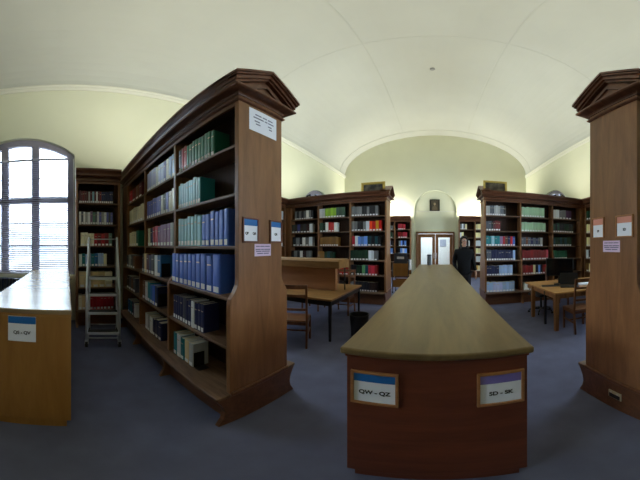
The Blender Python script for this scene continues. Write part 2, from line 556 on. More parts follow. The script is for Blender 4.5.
# houses outside, a pale front across the street
for i, (x, y, w, d, h) in enumerate(((-17, -4.6, 15, 5, 4.6), (-21, 12, 15, 5, 6.0))):
    b = empty('building', (x, y, -1.5))
    tag(b, ('long pale low' if i == 0 else 'taller pale') + ' building outside the window beyond the blind', 'building', kind='thing')
    mb = MB(); mb.box(-d / 2, d / 2, -w / 2, w / 2, 0, h); mb.build('facade', M['brick'], b)
    mb = MB(); mb.prism([(-w / 2 - .3, h), (w / 2 + .3, h), (w / 2 - 1.5, h + 1.6), (-w / 2 + 1.5, h + 1.6)], 'x', -d / 2 - .2, d / 2 + .2); mb.build('roof', plain('grey_slate', (150, 150, 156), .8), b)
    for k in range(5):
        mb = MB(); mb.box(d / 2, d / 2 + .03, -w / 2 + 1 + k * 2.2, -w / 2 + 2 + k * 2.2, 2.2, 3.8); mb.build('window', plain('dark_pane', (110, 120, 130), .2), b)


# ------------------------------------------------------------------ bookcases
ROWS = (2.435, 2.015, 1.60, 1.21, 0.80, 0.35)     # top faces of the shelves; the last is the deep base ledge
PITCH, T = 1.02, .045


def bookcase(label, loc, rz, bays, double=True, pediment=True, fu=.262, fl=.345, fb=.47, pitch=PITCH, ledge_in=0.0, extra=0.0):
    r = empty('bookcase', loc, rz)
    tag(r, label, 'bookcase')
    L = bays * pitch + T
    LL = L + extra
    sides = (-1, 1) if double else (-1,)
    def halfprof(s, inset=0.0):
        p = [(s * (fl - inset), .35), (s * (fl - inset), 1.16), (s * (fl - .008 - inset), 1.20), (s * (fl - (fl - fu) * .55 - inset), 1.245), (s * (fu + .006 - inset), 1.30), (s * (fu - inset), 1.34), (s * (fu - inset), 2.93)]
        return p
    def panel_poly(inset=0.0):
        if double:
            return halfprof(-1, inset) + halfprof(1, inset)[::-1]
        return halfprof(-1, inset) + [(0.015, 2.93), (0.015, .35)]
    for i in range(bays + 1):
        x = i * pitch
        mb = MB(); mb.prism(panel_poly(0 if i == 0 else .004), 'x', x, x + T)
        mb.build('end_panel' if i in (0, bays) else 'divider', M['case_v'], r, bevel=.004)
    if extra:
        mb = MB(); mb.box(L, LL, -fu, fu, .0, 2.93); mb.build('filler_panel', M['case_v'], r)
    # central board between the two sides
    mb = MB(); mb.box(.01, L - .01, -.012, .012, .35, 2.93); mb.build('back_board', M['case_in'], r)
    for s in sides:
        for i in range(bays):
            for k, z in enumerate(ROWS[:-1]):
                f = fl - .006 if z < 1.25 else fu - .006
                mb = MB()
                y0, y1 = sorted((s * .012, s * f))
                mb.box(i * pitch + T, (i + 1) * pitch, y0, y1, z - .026, z)
                mb.build('shelf', M['shelf'], r, bevel=.003)
        # frieze rail
        y0, y1 = sorted((s * (fu - .025), s * fu))
        mb = MB(); mb.box(T, L - (0 if extra else T), y0, y1, 2.82, 2.93); mb.build('frieze', M['case_h'], r)
    yb = fb if double else .015
    # base ledge, with a mitred nosing round it
    x1 = L - ledge_in
    mb = MB(); mb.box(-.005, x1, -fb, yb, .315, .35); mb.build('base_shelf', M['shelf'], r, bevel=.008)
    mb = MB(); mb.box(.03, x1, -fb + .15, (fb - .15) if double else .015, 0, .315); mb.build('plinth', M['case_h'], r)
    curve = [(fb - .01, .315), (fb - .03, .28), (fb - .065, .22), (fb - .08, .15), (fb - .065, .08), (fb - .02, 0)]
    for i in range(bays + 1):
        x = i * pitch
        if x > x1 - .02: x = x1 - T
        if i == 0 and double:
            # the aisle end is one concave-sided board
            mb = MB(); mb.prism([(-a, b) for a, b in curve] + [(a, b) for a, b in curve[::-1]], 'x', 0, T); mb.build('base_end', M['case_h'], r, bevel=.003)
            continue
        for s in sides:
            mb = MB(); mb.prism([(s * .02, 0), (s * .02, .315)] + [(s * a, b) for a, b in curve], 'x', x - (.0 if i else .0), x + T)
            mb.build('foot', M['case_v'], r, bevel=.003)
    if pediment:
        mb = MB(); mb.box(-.022, 0, -fl - .0, fl, .335, .375); mb.build('end_bead', M['case_h'], r, bevel=.008)
    # mouldings
    e = LL
    def path(fz):
        if double:
            return [lambda o: (e, -(fz + o)), lambda o: (-o, -(fz + o)), lambda o: (-o, fz + o), lambda o: (e, fz + o)]
        return [lambda o: (e, -(fz + o)), lambda o: (0 - (o if pediment else 0), -(fz + o)), lambda o: (0 - (o if pediment else 0), .015)] if pediment else [lambda o: (e, -(fz + o)), lambda o: (0, -(fz + o))]
    P = path(fu)
    mb = MB()
    mb.sweep(P, [(-.01, 2.86), (.012, 2.865), (.022, 2.875), (.022, 2.885), (.010, 2.895), (-.01, 2.90)])
    mb.build('astragal', M['cornice'], r)
    mb = MB()
    mb.sweep(P, [(-.02, 2.925), (.008, 2.925), (.012, 2.94), (.025, 2.95), (.082, 2.957), (.09, 2.962), (.096, 2.968), (.096, 2.985), (-.02, 2.985)])
    mb.build('cornice', M['cornice'], r)
    for s in sides:
        mb = MB()
        f = lambda o, x: (x, s * (fu + o))
        mb.sweep([lambda o: f(o, .0 if pediment else 0), lambda o: f(o, e)], [(-.02, 2.985), (.070, 2.985), (.072, 3.005), (.082, 3.03), (.10, 3.058), (.112, 3.072), (.112, 3.08), (.12, 3.084), (.12, 3.108), (-.02, 3.108)])
        mb.build('crown_moulding', M['cornice'], r)
    mb = MB(); mb.box(.0, e, -fu - .01, (fu + .01) if double else .015, 2.93, 2.95); mb.build('top_board', M['case_in'], r)
    if pediment:
        hb = fu + .12
        def rake(o0, xa, xb, th0, th1):
            """two sloping bars meeting at the apex; th0..th1 measured down from the outer slope"""
            za = lambda t: (3.108 - t, 3.315 - t)
            a0, a1 = za(th0); b0, b1 = za(th1)
            h = hb - o0
            mb.prism([(-h, a0), (0, a1), (h, a0), (h, b0), (0, b1), (-h, b0)], 'x', xa, xb)
        mb = MB()
        rake(0, -.12, .16, 0, .026); rake(.01, -.108, .16, .026, .045); rake(.024, -.088, .16, .045, .085); rake(.03, -.068, .16, .085, .110)
        mb.build('raking_moulding', M['cornice'], r)
        mb = MB()
        mb.prism([(-hb + .05, 2.983), (hb - .05, 2.983), (0, 3.23)], 'x', -.03, .14)
        mb.build('tympanum', M['case_h'], r)
        mb = MB()
        zz = lambda q: q
        A = [(-hb + .13, 2.99), (hb - .13, 2.99), (0, 3.155)]; B = [(-hb + .20, 3.005), (hb - .20, 3.005), (0, 3.12)]
        hm = holed(A, [B], lambda u, v: (-.03, u, v), lambda u, v: (-.05, u, v)); hm.build('tympanum_bead', M['cornice'], r)
        # the little ridge behind the pediment slopes back to the flat top
    return r


XA = 1.305
CY0, CY1 = 1.43, 6.39
near_l = bookcase('tall oak double-sided bookcase with pediment beside the wheeled ladder', (-XA, CY0, 0), PI, 3, ledge_in=.18, extra=.34, pitch=1.06)
near_r = bookcase('tall oak bookcase end with pediment and power socket in its base', (XA + .025, CY0 - .005, 0), 0, 3, ledge_in=.18, extra=.32, pitch=1.06, fu=.285, fl=.35)
far_l = bookcase('oak bookcase with pediment behind the reading table, framed painting on top', (-XA + .01, CY1, 0), PI, 3, ledge_in=.06, extra=.45)
far_r = bookcase('oak bookcase with pediment behind the computer screen, framed painting on top', (XA, CY1, 0), 0, 3, ledge_in=.06, extra=.45)
wall_l = bookcase('single-bay oak wall bookcase between the arched window and the ladder bookcase', (-W + .03, .15, 0), PI / 2, 1, False, False, .42, .44, .50, pitch=.82)
wall_r = bookcase('single-bay oak wall bookcase in the corner behind the computer table', (W - .03, 5.99, 0), -PI / 2, 1, False, False, .42, .44, .50, pitch=.9)
wall_l2 = bookcase('single-bay oak wall bookcase in the corner behind the reading table', (-W + .03, 5.04, 0), PI / 2, 1, False, False, .42, .44, .50, pitch=.9)
end_l = bookcase('oak wall bookcase left of the glazed door at the far end', (-1.22, YF - .05, 0), 0, 4, False, False, .36, .39, .46, pitch=.80)
end_l.location.x = -1.22 - (4 * .8 + T)
end_r = bookcase('oak wall bookcase right of the glazed door behind the person in black', (1.18, YF - .05, 0), 0, 4, False, False, .36, .39, .46, pitch=.80)

# ------------------------------------------------------------------ books
def book_meshes():
    mb = MB()
    o = [(-.5, .985), (-.5, .05), (-.36, .012), (-.15, 0), (.15, 0), (.36, .012), (.5, .05), (.5, .985)]
    i = [(.43, .985), (.43, .07), (.3, .045), (-.3, .045), (-.43, .07), (-.43, .985)]
    mb.prism(o + i, 'z', 0, 1)
    c = mb.build('book', M['book'])
    mb = MB(); mb.box(-.43, .43, .046, .965, .018, .982); p = mb.build('page_block', M['pages'], c)
    mb = MB(); mb.prism([(-.34, .004), (-.15, -.004), (.15, -.004), (.34, .004), (.34, .03), (-.34, .03)], 'z', .03, .18); l = mb.build('spine_label', M['spine_label'], c)
    return c, p, l


proto, proto_p, proto_l = book_meshes()
proto_used = False
NB = 0
STUFF = []                          # (matrix, colour, label) of the books too far away to count singly
ORD = ['first', 'second', 'third', 'fourth', 'fifth', 'sixth', 'seventh', 'eighth', 'ninth', 'tenth', 'eleventh', 'twelfth', 'thirteenth', 'fourteenth', 'fifteenth', 'sixteenth', 'seventeenth', 'eighteenth', 'nineteenth', 'twentieth']
ROWN = ['top', 'second', 'third', 'fourth', 'fifth', 'bottom']

PAL = {
 'R': ('crimson', (168, 30, 44)), 'r': ('dark red', (110, 26, 34)), 'M': ('maroon', (84, 30, 40)), 'G': ('dark green', (26, 104, 84)),
 'g': ('grey-green', (92, 130, 116)), 'T': ('teal', (30, 118, 128)), 't': ('pale teal', (142, 190, 204)), 'B': ('royal blue', (60, 96, 188)),
 'b': ('pale blue', (150, 178, 216)), 'N': ('navy', (26, 34, 74)), 'V': ('violet-blue', (100, 106, 178)), 'v': ('periwinkle', (176, 184, 226)),
 'W': ('white', (216, 220, 224)), 'C': ('cream', (220, 214, 188)), 'c': ('buff', (214, 192, 142)), 'D': ('black', (26, 26, 30)),
 'S': ('slate grey', (78, 84, 96)), 's': ('pale grey', (160, 162, 164)), 'P': ('mauve', (136, 104, 140)), 'p': ('pink', (196, 96, 120)),
 'L': ('lime green', (168, 196, 60)), 'l': ('pale green', (150, 188, 156)), 'O': ('orange', (216, 120, 40)), 'Y': ('yellow', (220, 190, 60)),
 'E': ('emerald', (20, 134, 112)), 'K': ('brown', (96, 62, 46)), 'm': ('scarlet', (206, 44, 40)), 'k': ('tan', (170, 146, 96)), 'q': ('blue', (34, 100, 160)),
}


def put_book(M4, w, d, h, code, label, group, single, lab=True):
    global proto_used, NB
    nm, rgb = PAL[code]
    j = random.uniform(1.1, 1.5)  # random gain; lifts every book colour in place of light on the shelves
    col = tuple(min(1, v * j) for v in lin(rgb))
    if not single:
        STUFF.append((M4.copy(), (w, d, h), col, lab)); return
    NB += 1
    if not proto_used:
        o = proto; proto_used = True
    else:
        o = proto.copy(); COL.objects.link(o)
        for ch in (proto_p, proto_l):
            if ch is proto_l and not lab: continue
            c = ch.copy(); COL.objects.link(c); c.parent = o
    loc = M4.to_translation(); o.location = loc; o.rotation_euler = M4.to_euler(); o.scale = (w, d, h)
    o.color = (*col, 1)
    tag(o, label, 'book', group)


def row(case, T4, bay, x0, x1, z, spec, ref, rown, bayn, group, single, h=.27, d=.18, start=.0, fill=1.0, gap=.002, front=.286, from_right=False, lean=0, tallvar=.012, lab=True):
    """books between x0 and x1 (case axes), spine towards -y; spec is a string of colour letters, capitals doubled by digits"""
    seq = []
    i = 0
    while i < len(spec):
        c = spec[i]; i += 1; n = ''
        while i < len(spec) and spec[i].isdigit(): n += spec[i]; i += 1
        seq += [c] * (int(n) if n else 1)
    span = (x1 - x0) * fill
    n = len(seq)
    ws = [random.uniform(.85, 1.15) for _ in seq]; q = sum(ws)
    x = x0 + start
    for k, c in enumerate(seq):
        w = span * ws[k] / q - gap
        hh = h + random.uniform(-tallvar, tallvar); dd = d + random.uniform(-.01, .006)
        hh = min(hh, .37)
        y = -front + .028 + random.uniform(0, .006)
        Mx = T4 @ Matrix.Translation((x + w / 2 + .001, y, z))
        if lean and k >= n - lean and False: pass
        lb = '%s book, %s from window end, %s shelf, %s bay, %s' % (PAL[c][0], ORD[min(k, 19)], rown, bayn, ref)
        put_book(Mx, w, dd, hh, c, lb, group, single, lab)
        x += w + gap


def fill(case, T4, bays, ref, group, single, rows, fu=.262, fl=.345, pitch=PITCH, names=('aisle', 'middle', 'window'), flip=False):
    """rows[bay][row] = (spec, fill, start, height)"""
    for bi, br in enumerate(rows):
        for ri, e in enumerate(br):
            if not e: continue
            spec, fl_, st, h = (list(e) + [1.0, 0.0, .27][len(e) - 1:])[:4]
            x0, x1 = bi * pitch + T + .004, (bi + 1) * pitch - .006
            if flip: x0, x1 = -((bi + 1) * pitch - .006), -(bi * pitch + T + .004)
            fr = fu if ri < 3 else fl
            sg = single(bi, ri) if callable(single) else single
            row(case, T4, bi, x0, x1, ROWS[ri] + .0005, spec, ref, ROWN[ri], names[bi], group, sg, h=h, fill=fl_, start=st * (x1 - x0), front=fr)


# ladder bookcase: seen from the camera the row runs left to right from the window towards the aisle
TL = Matrix.Translation((-XA, CY0, 0))
A = [('DR2G9', .67, .02, .29), ('t9T', .47, 0, .28), ('t7B6', .88, 0, .30), ('B10', .88, 0, .31), ('N4SN2WN3', .60, .05, .27), ('TWTcs', .42, .05, .26)]
Bb = [('v4Wv2VWb2', .96, 0, .31), ('V7WDVC2', .96, 0, .27), ('CNRpP4s', .88, .04, .27), ('ScMNDWq', .74, .0, .27), ('KWTqBN', .62, .02, .27), ('WsWN3', .60, .15, .25)]
Cc = [('RrKM', .8, .0, .25), ('C6', .85, 0, .28), ('C3G', .6, 0, .26), ('SsSK', .55, .1, .22), ('DSKS', .6, .1, .24), ('qTNW', .5, .2, .24)]
fill(near_l, TL, 3, 'ladder bookcase', 'books in the tall bookcase beside the ladder', True, [A, Bb, Cc], flip=True, pitch=1.06)

# wall bookcase by the window (front faces +x)
TW = Matrix.Translation((-W + .03, .15, 0)) @ Matrix.Rotation(PI / 2, 4, 'Z')
Wl = [('M2rM2sMtMWMrN6', .86, .02, .24), ('WSWsWPgSWVsWVSV', .86, .02, .25), ('C4RrRrg', .80, .06, .25), ('WTb2Tqb2C', .70, .02, .24), ('c4C', .84, .02, .30), ('CcCR7', .90, 0, .29)]
fill(wall_l, TW, 1, 'window bookcase', 'books in the single-bay bookcase by the window', True, [Wl], fu=.42, fl=.44, pitch=.82, names=('only',))

# bookcase behind the computer screen: its rows run from the aisle outwards; described from the aisle
TR = Matrix.Translation((XA, CY1, 0))
RA = [('s2S2s3S2D', .58, 0, .27), ('S2DMr2', .42, 0, .27), ('T2tT2PRKNRB', .86, 0, .27), ('S2N9b', .84, 0, .28), ('N5b5', .76, 0, .27), ('b2v3b4', .82, 0, .27)]
RB = [('l9', .76, 0, .28), ('l9', .80, 0, .27), ('S2KSNSNSs', .70, 0, .24), ('R9p', .84, 0, .27), ('R4CNbNR2', .78, .02, .25), ('WsWCW', .7, .05, .2)]
RC = [('W2s2P2', .68, 0, .27), ('gSgS2G2S2', .76, 0, .27), ('TG2TGTG2', .68, 0, .26), ('E6', .46, 0, .25), ('NSK', .5, 0, .25), ('SsN', .6, 0, .25)]
def fill_plain(T4, rows, ref, group, single, fu=.262, fl=.345, pitch=PITCH, names=('aisle', 'middle', 'outer'), flip=False):
    global _from
    fill(None, T4, len(rows), ref, group, single, rows, fu, fl, pitch, names, flip)
n0 = NB
def sel(bi, ri): return bi < 2 and NB < 290
_old = row
def row2(*a, **k):
    return _old(*a, **k)
fill_plain(TR, [RA, RB, RC], 'screen bookcase', 'books in the bookcase behind the computer screen', lambda b, r: (b < 2 and r < 6 and NB <= 288))
# relabel these: their rows start at the aisle, not at a window
for o in list(COL.objects):
    if o.get('group') == 'books in the bookcase behind the computer screen':
        o['label'] = o['label'].replace('from window end', 'from aisle end')

TFL = Matrix.Translation((-XA + .01, CY1, 0))
LA = [('s4S2sS2s', .80, 0, .27), ('s2SDsWOmYm', .90, 0, .27), ('pWb3TNTN', .86, .02, .27), ('G6W2s', .80, 0, .27), ('N2G2lTp2R', .78, .02, .27), ('sS2NSN2K2M', .80, .0, .26)]
LB = [('W2L4g3', .85, .0, .28), ('gGWm2W', .58, .02, .27), ('k8', .62, .02, .26), ('k2GTG', .5, .0, .22), ('SmR', .5, .5, .2), ('sSN', .5, .4, .25)]
LC = [('sSsSsWsS', .68, .14, .26), ('SNVMSrW', .78, .02, .27), ('SsSWsW', .74, .05, .27), ('MsSWrs', .70, .05, .24), ('Ns', .4, 0, .25), ('sN', .4, 0, .25)]
fill_plain(TFL, [LA, LB, LC], 'x', 'x', False, flip=True)
TWR = Matrix.Translation((W - .03, 5.99, 0)) @ Matrix.Rotation(-PI / 2, 4, 'Z')
fill_plain(TWR, [[('gGgGgG', .9, 0, .27), ('C8', .9, 0, .27), ('C7', .9, 0, .27), ('WSWSW', .8, 0, .27), ('kCKk', .8, 0, .26), ('sNs', .6, 0, .26)]], 'x', 'x', False, .42, .44, .9)
TWL = Matrix.Translation((-W + .03, 5.04, 0)) @ Matrix.Rotation(PI / 2, 4, 'Z')
fill_plain(TWL, [[('sSW', .9, .05, .27), ('C4', .9, 0, .27), ('WsW', .9, 0, .27), ('WSWSW', .8, 0, .27), ('kCKk', .8, 0, .26), ('sNs', .6, 0, .26)]], 'x', 'x', False, .42, .44, .9)
# far end cases
TE = Matrix.Translation((-1.22 - (3.2 + T), YF - .05, 0))
el = [[('rRrp', .8, 0, .27), ('pRpR', .8, 0, .27), ('bqbN', .8, 0, .27), ('bNbWb', .8, 0, .27), ('sSs', .6, 0, .27), ('KMK', .6, 0, .27)]]
bay_near = [('p2Rp', .5, .2, .27), ('R2p2', .6, .2, .27), ('sbqb', .5, .25, .27), ('NbWb', .6, .2, .27), ('bNs', .6, 0, .27), ('KMK', .6, 0, .27)]
fill_plain(TE, [el[0], el[0], [('ss', .3, .6, .2), ('gNg', .5, .4, .27), ('bbN', .4, .5, .27), ('bsb', .5, .4, .27), None, None], bay_near], 'x', 'x', False, .36, .39, .8, names=('a', 'b', 'c', 'd'))
TE2 = Matrix.Translation((1.18, YF - .05, 0))
e1 = [('sWsC', .45, .02, .27), ('WC', .25, .0, .27), ('CWsW', .55, .1, .27), ('Ws', .3, 0, .27), ('WsC', .5, 0, .27), ('sW', .5, 0, .27)]
e2 = [('C6', .8, 0, .27), ('C5W', .9, 0, .27), ('W5C', .9, 0, .27), ('C6', .9, 0, .27), ('W4c', .8, 0, .27), ('cC4', .8, 0, .27)]
fill_plain(TE2, [e1, e2, e2, e2], 'x', 'x', False, .36, .39, .8, names=('a', 'b', 'c', 'd'))
# sliver of the socket bookcase's front, at the picture's edge
TN = Matrix.Translation((XA + .025, CY0 - .005, 0))
fill_plain(TN, [[('B8', .6, .0, .28), ('t6', .6, 0, .28), ('b8', .9, 0, .3), ('B6V3', .9, 0, .3), ('N8', .8, 0, .27), ('K4', .6, 0, .26)]], 'x', 'x', False, fu=.285, fl=.35, pitch=1.06)

# one mass of the remaining far books
bm = bmesh.new()
cl = bm.loops.layers.color.new('book_colour')
def fbox(Mx, x0, x1, y0, y1, z0, z1, col):
    v = [bm.verts.new(Mx @ Vector(p)) for p in ((x0, y0, z0), (x1, y0, z0), (x1, y1, z0), (x0, y1, z0), (x0, y0, z1), (x1, y0, z1), (x1, y1, z1), (x0, y1, z1))]
    for f in ((3, 2, 1, 0), (4, 5, 6, 7), (0, 1, 5, 4), (1, 2, 6, 5), (2, 3, 7, 6), (3, 0, 4, 7)):
        fc = bm.faces.new([v[i] for i in f])
        for lp in fc.loops: lp[cl] = (*col, 1)
for Mx, (w, d, h), col, lab in STUFF:
    t = min(.004, w * .1)
    fbox(Mx, -w / 2, -w / 2 + t, 0, d, 0, h, col); fbox(Mx, w / 2 - t, w / 2, 0, d, 0, h, col); fbox(Mx, -w / 2 + t, w / 2 - t, 0, t, 0, h, col)
    fbox(Mx, -w / 2 + t, w / 2 - t, t, d - .006, .005, h - .005, lin((206, 198, 178)))
    if lab: fbox(Mx, -w * .33, w * .33, -.0015, 0, h * .03, h * .17, lin((244, 244, 246)))
me = bpy.data.meshes.new('books'); bm.to_mesh(me); bm.free(); me.materials.append(M['book_mixed'])
o = bpy.data.objects.new('books', me); COL.objects.link(o)
tag(o, 'several hundred mixed coloured books filling the more distant bookcase shelves', 'books', kind='stuff')

# black bookends
def bookend(loc, rz, label):
    r = tag(empty('bookend', loc, rz), label, 'bookend', 'black metal bookends')
    mb = MB(); mb.box(0, .003, -.06, .06, 0, .17); mb.build('upright', M['black'], r, bevel=.001)
    mb = MB(); mb.box(.0, .09, -.06, .06, 0, .002); mb.build('foot_plate', M['black'], r)
bookend((-XA - .575, CY0 - .25, ROWS[5] + .0005), 0, 'black metal bookend propping books on the bottom shelf nearest the aisle')
bookend((-XA - 1.37, CY0 - .24, ROWS[3] + .0005), 0, 'black metal bookend on the fourth shelf, middle bay of the ladder bookcase')
bookend((-XA - 1.47, CY0 - .24, ROWS[4] + .0005), 0, 'black metal bookend on the fifth shelf, middle bay of the ladder bookcase')


# ------------------------------------------------------------------ issue counters
def counter(label, loc, rz, x0, x1, L, top, body, h=1.11, ov=.025):
    """end faces -y (local), runs along +y"""
    r = tag(empty('counter', loc, rz), label, 'counter')
    mb = MB()
    mb.box(x0 - ov, x1 + ov, -ov, L, h - .036, h)
    mb.build('counter_top', top, r, bevel=.010, seg=3)
    mb = MB(); mb.box(x0 - ov * .3, x1 + ov * .3, -ov * .3, L - .02, h - .055, h - .036); mb.build('moulding', body, r, bevel=.005)
    mb = MB(); mb.box(x0, x1, 0, L - .03, .1, h - .055); mb.build('body', body, r, bevel=.004)
    mb = MB(); mb.box(x0 + .03, x1 - .03, .03, L - .06, 0, .1); mb.build('plinth', body, r)
    return r


c1 = counter('long central counter with olive-brown top and dark red-brown end', (0, 1.0, 0), 0, -.398, .416, 5.2, M['counter_top'], M['counter_body'])
c2 = counter('golden oak counter with sunlit glossy top running to the window', (-1.62, 0, 0), PI / 2, -.65, .022, 2.78, M['counter_topx'], M['counter_pine'], h=1.145, ov=.006)


# ------------------------------------------------------------------ signs
def text(s, size, parent, loc, mat, name='lettering', rot=(PI / 2, 0, 0), bold=.004):
    c = bpy.data.curves.new(name, 'FONT'); c.body = s; c.size = size; c.extrude = .0006; c.align_x = 'CENTER'; c.align_y = 'CENTER'; c.offset = .0011
    tmp = bpy.data.objects.new(name, c)
    me = bpy.data.meshes.new_from_object(tmp)
    bpy.data.objects.remove(tmp); bpy.data.curves.remove(c)
    me.materials.clear(); me.materials.append(mat)
    o = bpy.data.objects.new(name, me); COL.objects.link(o); o.parent = parent; o.location = loc; o.rotation_euler = rot
    return o


def card_holder(label, loc, rz, w, h, frame, band, s, fmat, size, bandh=.33, group=None, tilt=0):
    """faces -y locally; loc is its lower middle; frame = border width (0: bare card)"""
    r = tag(empty('label_holder' if frame else 'label_card', loc, rz), label, 'sign', group)
    if frame:
        mb = holed([(-w / 2, 0), (w / 2, 0), (w / 2, h), (-w / 2, h)], [[(-w / 2 + frame, frame), (w / 2 - frame, frame), (w / 2 - frame, h - frame), (-w / 2 + frame, h - frame)]],
                   lambda u, v: (u, -.014, v), lambda u, v: (u, 0, v))
        mb.build('frame', fmat, r, bevel=.002)
        f = frame - .002
    else:
        f = 0
    mb = MB(); mb.box(-w / 2 + f, w / 2 - f, -.004, -.0005, f, h - f); card = mb.build('card', M['paper'], r)
    if band:
        mb = MB(); mb.box(-w / 2 + f + .001, w / 2 - f - .001, -.0052, -.004, h - f - (h - 2 * f) * bandh, h - f - .001); mb.build('colour_band', band, card)
    if s:
        zz = f + (h - 2 * f) * (1 - bandh) * .5
        if '   ' in s:
            for q, t in enumerate(s.split('   ')): text(t, size, card, ((q - .5) * w * .46, -.0048, zz), M['ink'])
        else:
            text(s, size, card, (0, -.0048, zz), M['ink'])
    return r


yc = 1.0
card_holder('oak-framed card with blue band reading QW - QZ on the counter end', (-.266, yc, .770), 0, .218, .213, .014, M['blue'], 'QW - QZ', M['frame_oak'], .034, .28)
card_holder('oak-framed card with violet band reading SD - SK on the counter end', (.288, yc, .770), 0, .218, .213, .014, M['violet'], 'SD - SK', M['frame_oak'], .034, .30)
card_holder('unframed card with blue band reading QS - QV on the golden oak counter', (-1.6195, -.323, .888), PI / 2, .20, .20, 0, M['blue'], 'QS - QV', M['frame_oak'], .034, .28)
# on the ladder bookcase's end panel (faces +x)
def on_left(y): return (-XA + .0005, y)
card_holder('framed card with blue band and two shelf marks on the ladder bookcase end', (*on_left(1.29), 1.626), PI / 2, .178, .197, .013, M['blue'], 'QP   QR', M['frame_dark'], .026, .30)
card_holder('smaller framed card with blue band and one shelf mark on ladder bookcase end', (*on_left(1.602), 1.629), PI / 2, .168, .195, .013, M['blue'], 'QR', M['frame_dark'], .026, .28)
XR = XA + .025 - .0005
card_holder('framed card with salmon band on the socket bookcase end, beside the far edge', (XR, 1.584, 1.667), -PI / 2, .162, .183, .010, M['salmon'], 'SB', M['frame_oak'], .026, .34)
card_holder('larger framed card with salmon band on the socket bookcase end, near edge', (XR, 1.265, 1.667), -PI / 2, .188, .178, .011, M['salmon'], 'SD', M['frame_oak'], .028, .33)


def notice(label, loc, rz, w, h, mat, rows):
    r = tag(empty('notice', loc, rz), label, 'notice')
    mb = MB(); mb.box(-w / 2, w / 2, -.0015, 0, 0, h); s = mb.build('sheet', mat, r)
    mb = MB()
    for z, segs, t in rows:
        for a, b in segs:
            mb.box(-w / 2 + w * a, -w / 2 + w * b, -.0019, -.0015, h * z - t, h * z + t)
    o = mb.build('print', M['grey_ink'], s)
    return r


nl = [(.80, ((.08, .3), (.33, .6), (.63, .92)), .004), (.55, ((.05, .35), (.38, .55), (.58, .95)), .004), (.40, ((.08, .4), (.44, .92)), .004), (.22, ((.15, .5), (.54, .86)), .004)]
notice('small lilac notice below the blue-banded cards on the ladder bookcase', (-XA + .0005, 1.437, 1.517), PI / 2, .20, .10, M['pink'], nl)
notice('small lilac notice below the salmon-banded cards on the socket bookcase', (XR, 1.42, 1.55), -PI / 2, .205, .095, M['pink'], nl)
notice('white paper notice pinned high on the ladder bookcase end', (-XA + .0005, 1.445, 2.60), PI / 2, .335, .237, M['paper'],
       [(.76, ((.2, .42), (.46, .62), (.66, .84)), .006), (.62, ((.14, .5), (.54, .64), (.67, .88)), .006), (.46, ((.18, .36), (.66, .8)), .006), (.34, ((.22, .38), (.7, .82)), .006)])

# power socket in the base of the right bookcase
ps = tag(empty('power_socket', (XA + .0245, 1.37, .145), -PI / 2), 'brass and black double power socket in the bookcase base', 'socket')
mb = MB(); mb.box(-.073, .073, -.012, 0, 0, .086); mb.build('plate', plain('brass_plate', (206, 200, 170), .35, .3), ps, bevel=.004)
mb = MB()
mb.box(-.062, .062, -.016, -.012, .008, .056)
mb.build('socket_insert', M['black'], ps, bevel=.002)
for x in (-.036, .036):
    mb = MB(); mb.box(x - .008, x + .008, -.018, -.012, .062, .078); mb.build('switch', M['white'], ps, bevel=.002)


# ------------------------------------------------------------------ pictures
def picture(name, label, loc, rz, w, h, fw, fmat, pmat, tilt=0):
    r = tag(empty(name, loc), label, 'picture')
    r.rotation_euler = (tilt, 0, rz)
    mb = holed([(-w / 2, 0), (w / 2, 0), (w / 2, h), (-w / 2, h)], [[(-w / 2 + fw, fw), (w / 2 - fw, fw), (w / 2 - fw, h - fw), (-w / 2 + fw, h - fw)]], lambda u, v: (u, -.03, v), lambda u, v: (u, 0, v))
    mb.build('frame', fmat, r, bevel=.008)
    mb = MB(); mb.box(-w / 2 + fw - .005, w / 2 - fw + .005, -.012, -.004, fw - .005, h - fw + .005); c = mb.build('canvas', pmat, r)
    return r, c


picture('framed_painting', 'gilt-framed dark painting leaning on the bookcase behind the reading table', (-1.68, 6.16, 2.956), 0, .68, .435, .07, M['gilt'], mat_picture('oil_landscape', (46, 46, 48), (120, 116, 100), 5), -.05)
picture('framed_painting', 'gilt-framed brown painting leaning on the bookcase behind the computer screen', (1.615, 6.16, 2.956), 0, .67, .46, .06, M['gilt'], mat_picture('oil_interior', (52, 44, 34), (110, 100, 80), 6), -.05)
pr, pc = picture('framed_portrait', 'small black-framed portrait hanging in the blind arch above the door', (-.03, YF + .09, 3.42), 0, .52, .62, .05, plain('ebony_frame', (26, 22, 20), .4), mat_picture('portrait_ground', (60, 54, 44), (84, 76, 60), 4))
mb = MB()
mb.ball((0, -.013, .37), .06, 1, .05, 1.25); pc_ = mb.build('painted_face', plain('painted_skin', (150, 130, 104), .5), pc)
mb = MB(); mb.prism([(-.15, .06), (.15, .06), (.13, .19), (.05, .27), (-.05, .27), (-.13, .19)], 'y', -.016, -.012); mb.build('painted_coat', plain('painted_coat', (98, 86, 66), .5), pc)


